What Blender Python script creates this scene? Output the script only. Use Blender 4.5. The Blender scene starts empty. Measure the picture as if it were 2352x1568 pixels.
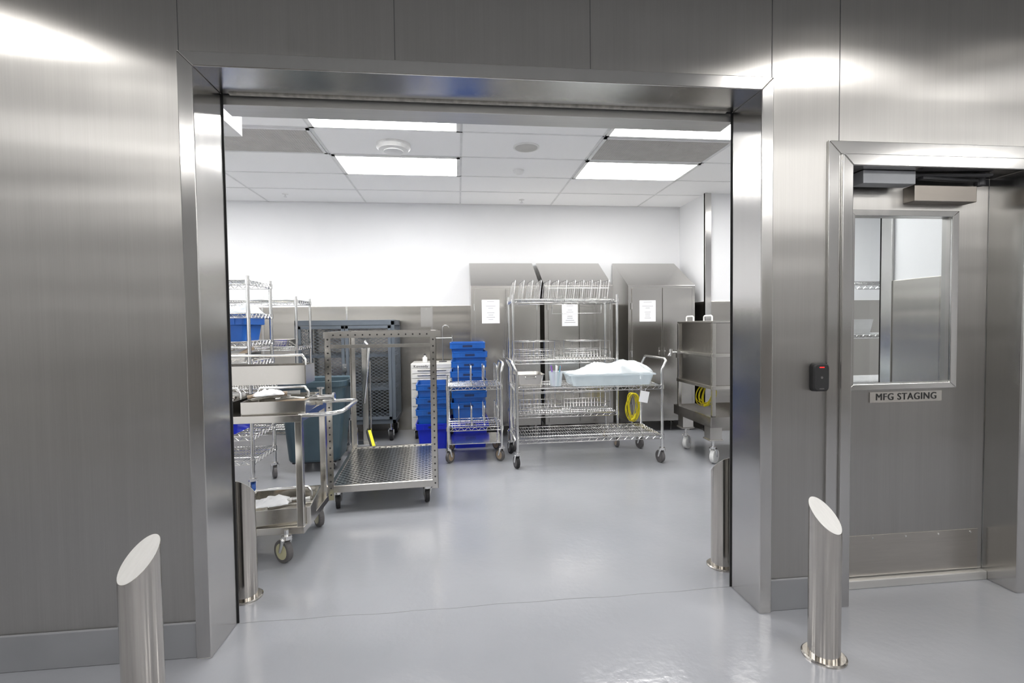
import bpy, bmesh, math, random
from mathutils import Vector, Matrix
random.seed(7)
S=bpy.context.scene
COL=S.collection
pi=math.pi
# ------------------------------------------------------------------ materials
def newmat(name):
    m=bpy.data.materials.new(name); m.use_nodes=True
    nt=m.node_tree; b=nt.nodes['Principled BSDF']
    return m,nt,b
def plain(name,c,rough=0.5,metal=0.0,var=0.06,scale=8,bump=0.0,trans=0,alpha=None,emit=0,spec=None):
    m,nt,b=newmat(name)
    b.inputs['Roughness'].default_value=rough; b.inputs['Metallic'].default_value=metal
    tc=nt.nodes.new('ShaderNodeTexCoord'); n=nt.nodes.new('ShaderNodeTexNoise')
    n.inputs['Scale'].default_value=scale; n.inputs['Detail'].default_value=4
    nt.links.new(tc.outputs['Object'],n.inputs['Vector'])
    r=nt.nodes.new('ShaderNodeValToRGB')
    r.color_ramp.elements[0].position=0.3; r.color_ramp.elements[1].position=0.7
    r.color_ramp.elements[0].color=tuple(x*(1-var) for x in c)+(1,)
    r.color_ramp.elements[1].color=tuple(min(1,x*(1+var)) for x in c)+(1,)
    nt.links.new(n.outputs['Fac'],r.inputs['Fac']); nt.links.new(r.outputs['Color'],b.inputs['Base Color'])
    if bump:
        bp=nt.nodes.new('ShaderNodeBump'); bp.inputs['Strength'].default_value=bump; bp.inputs['Distance'].default_value=0.01
        nt.links.new(n.outputs['Fac'],bp.inputs['Height']); nt.links.new(bp.outputs['Normal'],b.inputs['Normal'])
    if trans: b.inputs['Transmission Weight'].default_value=trans
    if alpha is not None: b.inputs['Alpha'].default_value=alpha
    if emit:
        nt.links.new(r.outputs['Color'],b.inputs['Emission Color']); b.inputs['Emission Strength'].default_value=emit
    return m
def steel(name,c=(0.56,0.55,0.53),rough=0.32,aniso=0.6,grain=(220,220,2.5),var=0.06,rv=0.04,wave=0.0,wscale=(0.35,0.35,5.0),metal=1.0):
    m,nt,b=newmat(name)
    b.inputs['Metallic'].default_value=metal; b.inputs['Anisotropic'].default_value=aniso
    tc=nt.nodes.new('ShaderNodeTexCoord'); mp=nt.nodes.new('ShaderNodeMapping'); mp.inputs['Scale'].default_value=grain
    nt.links.new(tc.outputs['Object'],mp.inputs['Vector'])
    n=nt.nodes.new('ShaderNodeTexNoise'); n.inputs['Scale'].default_value=1; n.inputs['Detail'].default_value=3; n.inputs['Roughness'].default_value=0.6
    nt.links.new(mp.outputs['Vector'],n.inputs['Vector'])
    mp2=nt.nodes.new('ShaderNodeMapping'); mp2.inputs['Scale'].default_value=tuple(q*0.12 if q>10 else q*0.25 for q in grain)
    nt.links.new(tc.outputs['Object'],mp2.inputs['Vector'])
    n2=nt.nodes.new('ShaderNodeTexNoise'); n2.inputs['Scale'].default_value=1; n2.inputs['Detail'].default_value=3
    nt.links.new(mp2.outputs['Vector'],n2.inputs['Vector'])
    ad=nt.nodes.new('ShaderNodeMath'); ad.operation='ADD'
    nt.links.new(n.outputs['Fac'],ad.inputs[0]); nt.links.new(n2.outputs['Fac'],ad.inputs[1])
    mr0=nt.nodes.new('ShaderNodeMapRange'); mr0.inputs['From Min'].default_value=0.65; mr0.inputs['From Max'].default_value=1.35
    nt.links.new(ad.outputs[0],mr0.inputs['Value'])
    r=nt.nodes.new('ShaderNodeValToRGB')
    r.color_ramp.elements[0].color=tuple(x*(1-var) for x in c)+(1,); r.color_ramp.elements[1].color=tuple(min(1,x*(1+var)) for x in c)+(1,)
    nt.links.new(mr0.outputs[0],r.inputs['Fac']); nt.links.new(r.outputs['Color'],b.inputs['Base Color'])
    mr=nt.nodes.new('ShaderNodeMapRange')
    mr.inputs['To Min'].default_value=max(0.03,rough-rv/2); mr.inputs['To Max'].default_value=rough+rv/2
    nt.links.new(mr0.outputs[0],mr.inputs['Value']); nt.links.new(mr.outputs[0],b.inputs['Roughness'])
    if wave:
        mp3=nt.nodes.new('ShaderNodeMapping'); mp3.inputs['Scale'].default_value=wscale
        nt.links.new(tc.outputs['Object'],mp3.inputs['Vector'])
        n3=nt.nodes.new('ShaderNodeTexNoise'); n3.inputs['Scale'].default_value=1; n3.inputs['Detail'].default_value=1.5
        nt.links.new(mp3.outputs['Vector'],n3.inputs['Vector'])
        bp=nt.nodes.new('ShaderNodeBump'); bp.inputs['Strength'].default_value=1.0; bp.inputs['Distance'].default_value=wave
        nt.links.new(n3.outputs['Fac'],bp.inputs['Height']); nt.links.new(bp.outputs['Normal'],b.inputs['Normal'])
    if aniso:
        g=nt.nodes.new('ShaderNodeNewGeometry'); cr=nt.nodes.new('ShaderNodeVectorMath'); cr.operation='CROSS_PRODUCT'
        cb=nt.nodes.new('ShaderNodeCombineXYZ'); cb.inputs[0].default_value=0.013; cb.inputs[1].default_value=0.017; cb.inputs[2].default_value=1
        nt.links.new(g.outputs['Normal'],cr.inputs[0]); nt.links.new(cb.outputs[0],cr.inputs[1])
        nt.links.new(cr.outputs[0],b.inputs['Tangent'])
    return m
M_WSTEEL=steel('brushed_steel_wall',c=(0.52,0.508,0.49),rough=0.40,aniso=0.9,var=0.05,wave=0.012,wscale=(0.3,0.3,3.2))
M_TRIM=steel('brushed_steel_trim',c=(0.60,0.59,0.575),rough=0.20,aniso=0.5,var=0.02,rv=0.03,wave=0.004,wscale=(1.0,1.0,2.0))
M_HEAD=steel('header_steel',c=(0.70,0.69,0.67),rough=0.42,aniso=0.0,grain=(2.5,120,120),var=0.05,metal=0.8)
M_WAIN=steel('wainscot_steel',c=(0.46,0.44,0.41),rough=0.25,aniso=0.4,var=0.02,rv=0.02,wave=0.006)
M_CAB=steel('cabinet_steel',c=(0.55,0.535,0.51),rough=0.22,aniso=0.3,var=0.012,rv=0.01,wave=0.004,wscale=(0.8,0.8,1.5))
M_TANK=steel('tank_steel',c=(0.46,0.44,0.415),rough=0.2,aniso=0.0,var=0.02,rv=0.01,wave=0.004,wscale=(0.8,0.8,1.5))
M_CART=steel('cart_steel',c=(0.63,0.61,0.57),rough=0.20,aniso=0.0,grain=(60,6,60),var=0.03)
M_CLOSER=steel('closer_steel',c=(0.34,0.31,0.28),rough=0.35,aniso=0.0,grain=(6,60,60),var=0.03)
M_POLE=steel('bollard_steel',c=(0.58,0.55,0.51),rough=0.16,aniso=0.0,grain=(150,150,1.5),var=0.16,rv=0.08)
M_POLET=steel('bollard_lit_cut_steel',c=(0.93,0.92,0.90),rough=0.5,aniso=0.0,grain=(20,90,20),var=0.04,metal=0.5)  # paler than the post: light on the slanted top put into the colour
M_CHROME=plain('chrome_wire',(0.80,0.80,0.79),0.18,1.0)
M_WALL=plain('white_paint',(0.84,0.845,0.86),0.6,var=0.01,scale=3)
M_CORR=plain('corridor_paint',(0.62,0.62,0.62),0.6,var=0.02,scale=3)
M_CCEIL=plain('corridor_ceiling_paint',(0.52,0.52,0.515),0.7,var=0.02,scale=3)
M_CEIL=plain('ceiling_tile',(0.95,0.95,0.955),0.8,var=0.01,scale=60)
M_GRID=plain('grid_white',(0.74,0.745,0.75),0.5)
M_BLACK=plain('black_rubber',(0.015,0.015,0.016),0.6)
M_DARK=plain('dark_plastic',(0.05,0.05,0.055),0.4)
M_SEAM=plain('panel_seam',(0.10,0.10,0.10),0.5)
M_JOINT=plain('floor_joint',(0.26,0.265,0.28),0.4)
M_GREY=plain('grey_rubber',(0.12,0.115,0.115),0.5)
M_CREAM=plain('cream_hub',(0.50,0.48,0.30),0.4)
M_TAN=plain('tan_hub',(0.36,0.28,0.2),0.4)
M_WHITEP=plain('white_plastic',(0.8,0.8,0.79),0.35)
M_PAPER=plain('paper',(0.85,0.86,0.88),0.7,var=0.01)
M_INK=plain('ink',(0.35,0.35,0.37),0.7)
M_BLUE=plain('blue_tote_plastic',(0.008,0.10,0.42),0.36,var=0.1)
M_BLUE2=plain('bright_blue_tote_plastic',(0.003,0.02,0.52),0.35,var=0.1)
M_SLOT=plain('tote_slot',(0.004,0.02,0.09),0.6)
M_NAVY=plain('grey_blue_bin_plastic',(0.045,0.078,0.10),0.42,var=0.08)
M_LOCK=plain('locker_paint',(0.11,0.13,0.155),0.42,var=0.05)
M_YEL=plain('yellow_cable',(0.80,0.68,0.01),0.4)
M_BASE=plain('epoxy_base',(0.24,0.245,0.26),0.3,var=0.05,scale=5)
M_TOOL=plain('tool_cabinet_paint',(0.72,0.71,0.68),0.35)
M_RED=plain('red_led',(1,0.03,0.03),0.4,emit=0.5)
M_FILM=plain('plastic_film',(0.88,0.92,0.94),0.12,var=0.03,scale=20,bump=0.8,alpha=0.36)
M_CLEAR=plain('clear_plastic',(0.78,0.87,0.92),0.12,alpha=0.36)
M_SIGNG=plain('sign_grey',(0.30,0.285,0.265),0.45)
M_VENT=plain('vent_back',(0.36,0.35,0.335),0.6)
M_VGRID=plain('vent_grey',(0.52,0.51,0.49),0.5)
def emission(name,c,s):
    m,nt,b=newmat(name); b.inputs['Base Color'].default_value=(0.8,0.8,0.8,1)
    b.inputs['Emission Color'].default_value=c+(1,); b.inputs['Emission Strength'].default_value=s
    return m
M_LIGHT=emission('diffuser_glow',(1,0.99,0.97),19.5)
M_LIGHT2=emission('corridor_diffuser_glow',(1,0.985,0.96),15.5)
M_DOWN=emission('downlight_glow',(1,0.96,0.9),10)
def floor_mat():
    m,nt,b=newmat('epoxy_floor')
    tc=nt.nodes.new('ShaderNodeTexCoord')
    n=nt.nodes.new('ShaderNodeTexNoise'); n.inputs['Scale'].default_value=1.1; n.inputs['Detail'].default_value=6
    n2=nt.nodes.new('ShaderNodeTexNoise'); n2.inputs['Scale'].default_value=28; n2.inputs['Detail'].default_value=3
    for q in (n,n2): nt.links.new(tc.outputs['Object'],q.inputs['Vector'])
    r=nt.nodes.new('ShaderNodeValToRGB'); r.color_ramp.elements[0].position=0.3; r.color_ramp.elements[1].position=0.7
    r.color_ramp.elements[0].color=(0.270,0.277,0.302,1); r.color_ramp.elements[1].color=(0.315,0.322,0.347,1)
    nt.links.new(n.outputs['Fac'],r.inputs['Fac']); nt.links.new(r.outputs['Color'],b.inputs['Base Color'])
    mr=nt.nodes.new('ShaderNodeMapRange'); mr.inputs['From Min'].default_value=0.3; mr.inputs['From Max'].default_value=0.7; mr.inputs['To Min'].default_value=0.10; mr.inputs['To Max'].default_value=0.20
    nt.links.new(n.outputs['Fac'],mr.inputs['Value']); nt.links.new(mr.outputs[0],b.inputs['Roughness'])
    bp=nt.nodes.new('ShaderNodeBump'); bp.inputs['Strength'].default_value=0.10; bp.inputs['Distance'].default_value=0.01
    nt.links.new(n2.outputs['Fac'],bp.inputs['Height']); nt.links.new(bp.outputs['Normal'],b.inputs['Normal'])
    return m
M_FLOOR=floor_mat()
def glass_mat():
    m,nt,b=newmat('window_glass'); nt.nodes.remove(b)
    out=nt.nodes['Material Output']; t=nt.nodes.new('ShaderNodeBsdfTransparent'); g=nt.nodes.new('ShaderNodeBsdfGlossy')
    t.inputs[0].default_value=(0.94,0.97,0.97,1); g.inputs['Roughness'].default_value=0.02
    mx=nt.nodes.new('ShaderNodeMixShader'); mx.inputs[0].default_value=0.08; nt.links.new(t.outputs[0],mx.inputs[1]); nt.links.new(g.outputs[0],mx.inputs[2])
    nt.links.new(mx.outputs[0],out.inputs['Surface']); return m
M_GLASS=glass_mat()
def tread_mat():
    m,nt,b=newmat('perforated_deck'); b.inputs['Metallic'].default_value=1; b.inputs['Roughness'].default_value=0.25
    tc=nt.nodes.new('ShaderNodeTexCoord'); mp=nt.nodes.new('ShaderNodeMapping'); mp.inputs['Scale'].default_value=(25,25,25); mp.inputs['Rotation'].default_value=(0,0,pi/4)
    v=nt.nodes.new('ShaderNodeTexVoronoi'); v.inputs['Scale'].default_value=1; v.inputs['Randomness'].default_value=0
    nt.links.new(tc.outputs['Object'],mp.inputs['Vector']); nt.links.new(mp.outputs[0],v.inputs['Vector'])
    r=nt.nodes.new('ShaderNodeValToRGB'); r.color_ramp.elements[0].position=0.31; r.color_ramp.elements[1].position=0.37
    r.color_ramp.elements[0].color=(0.05,0.05,0.05,1); r.color_ramp.elements[1].color=(0.70,0.70,0.69,1)
    nt.links.new(v.outputs['Distance'],r.inputs['Fac']); nt.links.new(r.outputs['Color'],b.inputs['Base Color'])
    return m
M_TREAD=tread_mat()
# ------------------------------------------------------------------ mesh builder
class B:
    def __init__(s): s.bm=bmesh.new(); s.n=0; s.extra=[]
    def mk(s,i):
        s.bm.faces.ensure_lookup_table()
        for k in range(s.n,len(s.bm.faces)): s.bm.faces[k].material_index=i
        s.n=len(s.bm.faces); return s
    def box(s,x0,x1,y0,y1,z0,z1):
        x0,x1=sorted((x0,x1)); y0,y1=sorted((y0,y1)); z0,z1=sorted((z0,z1))
        v=[s.bm.verts.new(p) for p in ((x0,y0,z0),(x1,y0,z0),(x1,y1,z0),(x0,y1,z0),(x0,y0,z1),(x1,y0,z1),(x1,y1,z1),(x0,y1,z1))]
        for q in ((0,3,2,1),(4,5,6,7),(0,1,5,4),(1,2,6,5),(2,3,7,6),(3,0,4,7)): s.bm.faces.new([v[i] for i in q])
        return s
    def obox(s,c,sz,rot):
        R=Matrix.Rotation(rot[0],3,'X'); R=Matrix.Rotation(rot[2],3,'Z')@Matrix.Rotation(rot[1],3,'Y')@R
        a,b_,d=sz[0]/2,sz[1]/2,sz[2]/2; c=Vector(c)
        v=[s.bm.verts.new(c+R@Vector(p)) for p in ((-a,-b_,-d),(a,-b_,-d),(a,b_,-d),(-a,b_,-d),(-a,-b_,d),(a,-b_,d),(a,b_,d),(-a,b_,d))]
        for q in ((0,3,2,1),(4,5,6,7),(0,1,5,4),(1,2,6,5),(2,3,7,6),(3,0,4,7)): s.bm.faces.new([v[i] for i in q])
        return s
    def prism(s,pts,axis,a0,a1):
        def mk(p,a):
            if axis=='y': return (p[0],a,p[1])
            if axis=='x': return (a,p[0],p[1])
            return (p[0],p[1],a)
        A=[s.bm.verts.new(mk(p,a0)) for p in pts]; Bv=[s.bm.verts.new(mk(p,a1)) for p in pts]; n=len(pts)
        s.bm.faces.new(A); s.bm.faces.new(Bv[::-1])
        for i in range(n): s.bm.faces.new([A[i],Bv[i],Bv[(i+1)%n],A[(i+1)%n]])
        return s
    def tube(s,pts,r,seg=8,closed=False,cap=True):
        P=[Vector(p) for p in pts]; n=len(P); rings=[]
        prev=None
        for i in range(n):
            if closed: t=(P[(i+1)%n]-P[i-1])
            elif i==0: t=P[1]-P[0]
            elif i==n-1: t=P[-1]-P[-2]
            else: t=(P[i+1]-P[i]).normalized()+(P[i]-P[i-1]).normalized()
            if t.length<1e-9: t=Vector((0,0,1))
            t.normalize()
            if prev is None:
                u=t.cross(Vector((0,0,1)) if abs(t.z)<0.9 else Vector((1,0,0))).normalized()
            else:
                u=(prev-t*prev.dot(t))
                u=u.normalized() if u.length>1e-6 else t.orthogonal().normalized()
            prev=u; w=t.cross(u)
            rr=r[i] if isinstance(r,(list,tuple)) else r
            rings.append([s.bm.verts.new(P[i]+(u*math.cos(2*pi*k/seg)+w*math.sin(2*pi*k/seg))*rr) for k in range(seg)])
        for i in range(n if closed else n-1):
            a=rings[i]; b_=rings[(i+1)%n]
            for k in range(seg):
                fc=s.bm.faces.new([a[k],a[(k+1)%seg],b_[(k+1)%seg],b_[k]]); fc.smooth=seg>4
        if cap and not closed:
            for rg in (rings[0][::-1],rings[-1]):
                fc=s.bm.faces.new(rg)
                for e in fc.edges: e.smooth=False
        return s
    def cyl(s,p,q,r,seg=16): return s.tube([p,q],r,seg)
    def loft(s,levels,cx=0,cy=0,n=5,sharp=True):
        rings=[]
        for (z,w,d,r) in levels:
            r=min(r,w/2-1e-4,d/2-1e-4); pts=[]
            for (sx,sy,a0) in ((1,1,0),(-1,1,pi/2),(-1,-1,pi),(1,-1,3*pi/2)):
                for k in range(n):
                    a=a0+pi/2*k/(n-1)
                    pts.append((cx+sx*(w/2-r)+r*math.cos(a),cy+sy*(d/2-r)+r*math.sin(a),z))
            rings.append([s.bm.verts.new(p) for p in pts])
        m=len(rings[0])
        for i in range(len(rings)-1):
            for k in range(m): s.bm.faces.new([rings[i][k],rings[i][(k+1)%m],rings[i+1][(k+1)%m],rings[i+1][k]])
        s.bm.faces.new(rings[0][::-1]); s.bm.faces.new(rings[-1])
        return s
    def lathe(s,prof,c=(0,0,0),axis='z',seg=24,smooth=True):
        rings=[]
        for (r,h) in prof:
            ring=[]
            for k in range(seg):
                a=2*pi*k/seg; x=r*math.cos(a); y=r*math.sin(a)
                p={'z':(x,y,h),'x':(h,x,y),'y':(x,h,y)}[axis]
                ring.append(s.bm.verts.new((p[0]+c[0],p[1]+c[1],p[2]+c[2])))
            rings.append(ring)
        for i in range(len(rings)-1):
            for k in range(seg):
                fc=s.bm.faces.new([rings[i][k],rings[i][(k+1)%seg],rings[i+1][(k+1)%seg],rings[i+1][k]]); fc.smooth=False
        s.bm.faces.new(rings[0][::-1]); s.bm.faces.new(rings[-1])
        return s
    def done(s,name,mat,parent=None,bevel=0,label=None,loc=None,seg=2):
        bmesh.ops.recalc_face_normals(s.bm,faces=s.bm.faces[:])
        me=bpy.data.meshes.new(name); s.bm.to_mesh(me); s.bm.free()
        for q in (mat if isinstance(mat,(list,tuple)) else [mat]): me.materials.append(q)
        o=bpy.data.objects.new(name,me); COL.objects.link(o)
        if parent: o.parent=parent
        if loc: o.location=loc
        if bevel:
            m=o.modifiers.new('bevel','BEVEL'); m.width=bevel; m.segments=seg; m.limit_method='ANGLE'; m.angle_limit=0.6
        if label: o['label']=label
        return o
def thing(name,label,cat,loc=(0,0,0),rz=0,group=None,tilt=None):
    o=bpy.data.objects.new(name,None); o.empty_display_size=0.1; COL.objects.link(o)
    o.location=loc; o.rotation_euler=(tilt[0] if tilt else 0,tilt[1] if tilt else 0,rz)
    o['label']=label; o['category']=cat
    if group: o['group']=group
    return o
def meta(o,label,cat,group=None):
    o['label']=label; o['category']=cat
    if group: o['group']=group
    return o
def struct(o): o['kind']='structure'; return o
def arc(c,r,a0,a1,n,plane='xz'):
    out=[]
    for i in range(n+1):
        a=a0+(a1-a0)*i/n; u=r*math.cos(a); v=r*math.sin(a)
        out.append({'xz':(c[0]+u,c[1],c[2]+v),'yz':(c[0],c[1]+u,c[2]+v),'xy':(c[0]+u,c[1]+v,c[2])}[plane])
    return out
def text(name,body,size,mat,loc,rot,parent=None,fat=0.0):
    cu=bpy.data.curves.new(name,'FONT'); cu.body=body; cu.size=size; cu.extrude=0.0006
    cu.align_x='CENTER'; cu.align_y='CENTER'; cu.space_character=1.10
    t=bpy.data.objects.new(name+'_tmp',cu); COL.objects.link(t)
    dg=bpy.context.evaluated_depsgraph_get(); me=bpy.data.meshes.new_from_object(t.evaluated_get(dg))
    bpy.data.objects.remove(t); me.materials.clear(); me.materials.append(mat)
    if fat:
        bm=bmesh.new(); bm.from_mesh(me)
        base=bm.verts[:]+bm.edges[:]+bm.faces[:]
        r=bmesh.ops.duplicate(bm,geom=base); vs=[g for g in r['geom'] if isinstance(g,bmesh.types.BMVert)]
        bmesh.ops.translate(bm,verts=vs,vec=(fat,0,0.0001))
        bm.to_mesh(me); bm.free()
    o=bpy.data.objects.new(name,me); COL.objects.link(o); o.location=loc; o.rotation_euler=rot
    if parent: o.parent=parent
    return o
# ------------------------------------------------------------------ camera
f=1125.0
th=math.radians(6.22); ph=math.radians(1.91); ro=math.radians(0.70); HC=1.38
fw=Vector((math.sin(th)*math.cos(ph),math.cos(th)*math.cos(ph),-math.sin(ph)))
rt=Vector((math.cos(th),-math.sin(th),0)); up=rt.cross(fw)
r2=rt*math.cos(ro)-up*math.sin(ro); u2=up*math.cos(ro)+rt*math.sin(ro)
cam=bpy.data.cameras.new('camera'); co=bpy.data.objects.new('camera',cam); COL.objects.link(co)
mt=Matrix((r2,u2,-fw)).transposed().to_4x4(); mt.translation=Vector((0,0,HC)); co.matrix_world=mt
cam.sensor_width=36; cam.lens=f/2352*36; cam.clip_start=0.02
S.camera=co
S.view_settings.view_transform='Standard'; S.view_settings.look='None'; S.view_settings.exposure=0
w=bpy.data.worlds.new('world'); S.world=w; w.use_nodes=True
w.node_tree.nodes['Background'].inputs[0].default_value=(0.8,0.85,0.9,1); w.node_tree.nodes['Background'].inputs[1].default_value=0.1
# ------------------------------------------------------------------ room shell
XL,XR=-4.2,6.6; YF,YB=2.16,6.63; H=3.0; YC=-2.6
OL,OR,OT=-1.05,1.395,2.44
DL,DR,DT=1.855,2.77,2.11
b=B(); b.box(XL-0.1,XR+0.1,YC-0.1,YB+0.1,-0.12,0); struct(b.done('floor',M_FLOOR))
b=B(); b.box(XL-0.1,XR+0.1,YF,YB+0.1,H,H+0.1); struct(b.done('ceiling',M_CEIL))
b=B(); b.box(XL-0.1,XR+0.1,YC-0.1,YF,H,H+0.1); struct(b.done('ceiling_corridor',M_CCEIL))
b=B(); b.box(XL-0.1,XR+0.1,YB,YB+0.1,0,H); struct(b.done('wall_back',M_WALL))
b=B(); b.box(XL-0.1,XL,YF+0.34,YB,0,H); struct(b.done('wall_left',M_WALL))
b=B(); b.box(XR,XR+0.1,YC,YB,0,H); struct(b.done('wall_right',M_WALL))
b=B(); b.box(3.11,XR,5.9,YB,0,H); struct(b.done('wall_alcove',M_WALL))
b=B(); b.box(2.95,3.07,2.5,3.12,0,H); struct(b.done('wall_stub',M_WALL))
b=B(); b.box(XL-0.1,XL,YC,YF,0,H); struct(b.done('wall_corridor_left',M_CORR))
b=B(); b.box(XL-0.1,XR+0.1,YC-0.1,YC,0,H); struct(b.done('wall_corridor_rear',M_CORR))
b=B()
T=0.215
b.box(XL,OL-0.02,YF,YF+T,0,H); b.box(OL-0.02,OR+0.02,YF,YF+T,OT+0.02,H)
b.box(OR+0.02,DL-0.02,YF,YF+T,0,H); b.box(DL-0.02,DR+0.02,YF,YF+T,DT+0.02,H); b.box(DR+0.02,XR,YF,YF+T,0,H)
struct(b.done('wall_front',M_WSTEEL))
q=0.14
b=B(); b.box(XL,OL-q,YF+T,2.515,0,H); b.box(OL-q,OR+q,2.43,2.515,OT+0.05,H); b.box(OR+q,DL-0.09,YF+T,2.515,0,H)
b.box(DR+0.14,3.0,YF+T,2.515,0,H); b.box(DL-0.09,DR+0.14,YF+T,2.515,DT+0.05,H); b.box(3.0,XR,YF+T,2.515,0,H)
struct(b.done('wall_front_inner',M_WALL))
tn=[0]
def trim(b_,mat,bev=0.002):
    tn[0]+=1; return struct(b_.done('trim_%d'%tn[0],mat,bevel=bev))
def frame(OL,OR,OT,t,y0,y1,bev=0.004):
    b=B(); b.prism([(OL-t,0),(OL,0),(OL,OT),(OL-t,OT+t)],'y',y0,y1); trim(b,M_TRIM,bev)
    b=B(); b.prism([(OR,0),(OR+t,0),(OR+t,OT+t),(OR,OT)],'y',y0,y1); trim(b,M_TRIM,bev)
    b=B(); b.prism([(OL,OT),(OR,OT),(OR+t,OT+t),(OL-t,OT+t)],'y',y0,y1); trim(b,M_TRIM,bev)
frame(OL,OR,OT,0.060,2.135,2.378)
b=B(); b.box(OL-0.06,OL+0.006,2.379,2.384,0,OT); b.box(OR-0.006,OR+0.06,2.379,2.384,0,OT); b.box(OL,OR,2.379,2.384,OT-0.003,OT+0.04); trim(b,M_BLACK,0)  # black strips put in for the shade of the door slot
b=B(); b.box(OL,OR,2.384,2.40,OT+0.02,OT+0.04); trim(b,M_BLACK,0)  # black filler, also standing in for the slot's shade
b=B(); b.box(OL-0.02,OR+0.02,2.40,2.53,2.402,OT+0.06); trim(b,M_HEAD,0.002)
b=B(); b.box(OL-q-0.01,OL-q+0.005,2.40,2.53,0,OT+0.05); trim(b,M_TRIM,0.002)
b=B(); b.box(OR+q-0.005,OR+q+0.01,2.40,2.53,0,OT+0.05); trim(b,M_TRIM,0.002)
b=B(); b.box(OL+0.04,OR-0.04,2.360,2.377,OT-0.006,OT); trim(b,plain('aged_seal',(0.46,0.44,0.40),0.8,var=0.3,scale=30),0)
frame(DL,DR,DT,0.055,2.133,2.30)
frame(DL-0.055,DR+0.055,DT+0.055,0.062,2.146,2.161,0.003)
b=B(); b.box(DL,DR,2.30,2.36,2.075,DT); trim(b,M_DARK,0)
for x,z0 in ((-0.25,OT+0.062),(0.60,OT+0.062),(1.80,DT+0.118),(-1.112,OT+0.06),(1.46,OT+0.06)):
    b=B(); b.box(x-0.0014,x+0.0014,2.1585,2.165,z0,H); trim(b,M_SEAM,0)
b=B(); n=24
pts=[(OL+(OR-OL)*i/n, 2.374+0.004*math.sin(i*1.7)+0.003*math.sin(i*0.6),0.0) for i in range(n+1)]
b.tube(pts,0.0016,4); trim(b,M_JOINT,0)
b=B(); b.box(XL,OL-0.062,2.146,2.16,0,0.15); struct(b.done('baseboard_front_left',M_BASE,bevel=0.004))
b=B(); b.box(OR+0.062,DL-0.118,2.146,2.16,0,0.15); struct(b.done('baseboard_front_right',M_BASE,bevel=0.004))
b=B(); b.box(DR+0.118,XR,2.146,2.16,0,0.15); struct(b.done('baseboard_front_far',M_BASE,bevel=0.004))
b=B(); b.box(XL,3.11,YB-0.012,YB,0.0,1.65); trim(b,M_WAIN)
b=B(); b.box(3.098,3.11,5.9,YB-0.012,0,1.65); trim(b,M_WAIN)
b=B(); b.box(3.11,XR,5.888,5.9,0,1.65); trim(b,M_WAIN)
b=B(); b.box(2.938,2.95,2.515,3.12,0,1.65); trim(b,M_WAIN)
b=B(); b.box(XL,XL+0.012,2.515,YB-0.012,0,1.65); trim(b,M_WAIN)
for x in (-2.5,-1.45,-0.35,0.75,1.99):
    b=B(); b.box(x-0.012,x+0.012,YB-0.016,YB-0.012,0,1.65); trim(b,M_TRIM,0)
b=B(); b.box(3.085,3.115,5.86,5.9,0,3.0); b.box(3.085,3.17,5.872,5.9,0,3.0); trim(b,M_TRIM)
b=B(); b.box(2.93,2.95,3.04,3.135,0,3.0); b.box(2.93,3.09,3.12,3.135,0,3.0); trim(b,M_TRIM)
# corridor rear wall: unseen wainscot, dark rail and doors, added to vary the steel's reflections
b=B(); b.box(XL,XR,YC,YC+0.012,0,1.2); trim(b,M_WAIN)
b=B(); b.box(XL,XR,YC+0.012,YC+0.05,1.1,1.25); trim(b,M_DARK)
for x in (-3.3,0.9,4.2):
    b=B(); b.box(x,x+1.0,YC,YC+0.03,0,2.15); trim(b,M_CLOSER)
gx=[0.05+1.22*i for i in range(-4,6)]; gy=[6.61-0.61*i for i in range(0,7)]
b=B()
for x in gx:
    if XL<x<XR: b.box(x-0.010,x+0.010,2.515,YB,H-0.003,H)
for y in gy: b.box(XL,XR,y-0.010,y+0.010,H-0.003,H)
trim(b,M_GRID,0)
# ------------------------------------------------------------------ ceiling fixtures
def troffer(name,cx,cy,w=1.196,d=0.586,group='recessed ceiling light panels',mat=M_LIGHT,label='flat white recessed ceiling light panel, lit'):
    t=thing(name,label,'ceiling light',(cx,cy,H),group=group)
    b=B(); b.box(-w/2,w/2,-d/2,-d/2+0.025,-0.012,0); b.box(-w/2,w/2,d/2-0.025,d/2,-0.012,0); b.box(-w/2,-w/2+0.03,-d/2,d/2,-0.012,0); b.box(w/2-0.03,w/2,-d/2,d/2,-0.012,0)
    b.done('frame',M_WHITEP,t)
    b=B(); b.box(-w/2+0.03,w/2-0.03,-d/2+0.025,d/2-0.025,-0.007,-0.002); b.done('diffuser',mat,t)
    return t
for ix in (-0.56,1.88): 
    for cy in (5.085,3.865): troffer('ceiling_light',ix,cy)
troffer('ceiling_light',-3.0,5.085); troffer('ceiling_light',4.32,4.475); troffer('ceiling_light',-3.0,3.5)
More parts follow.
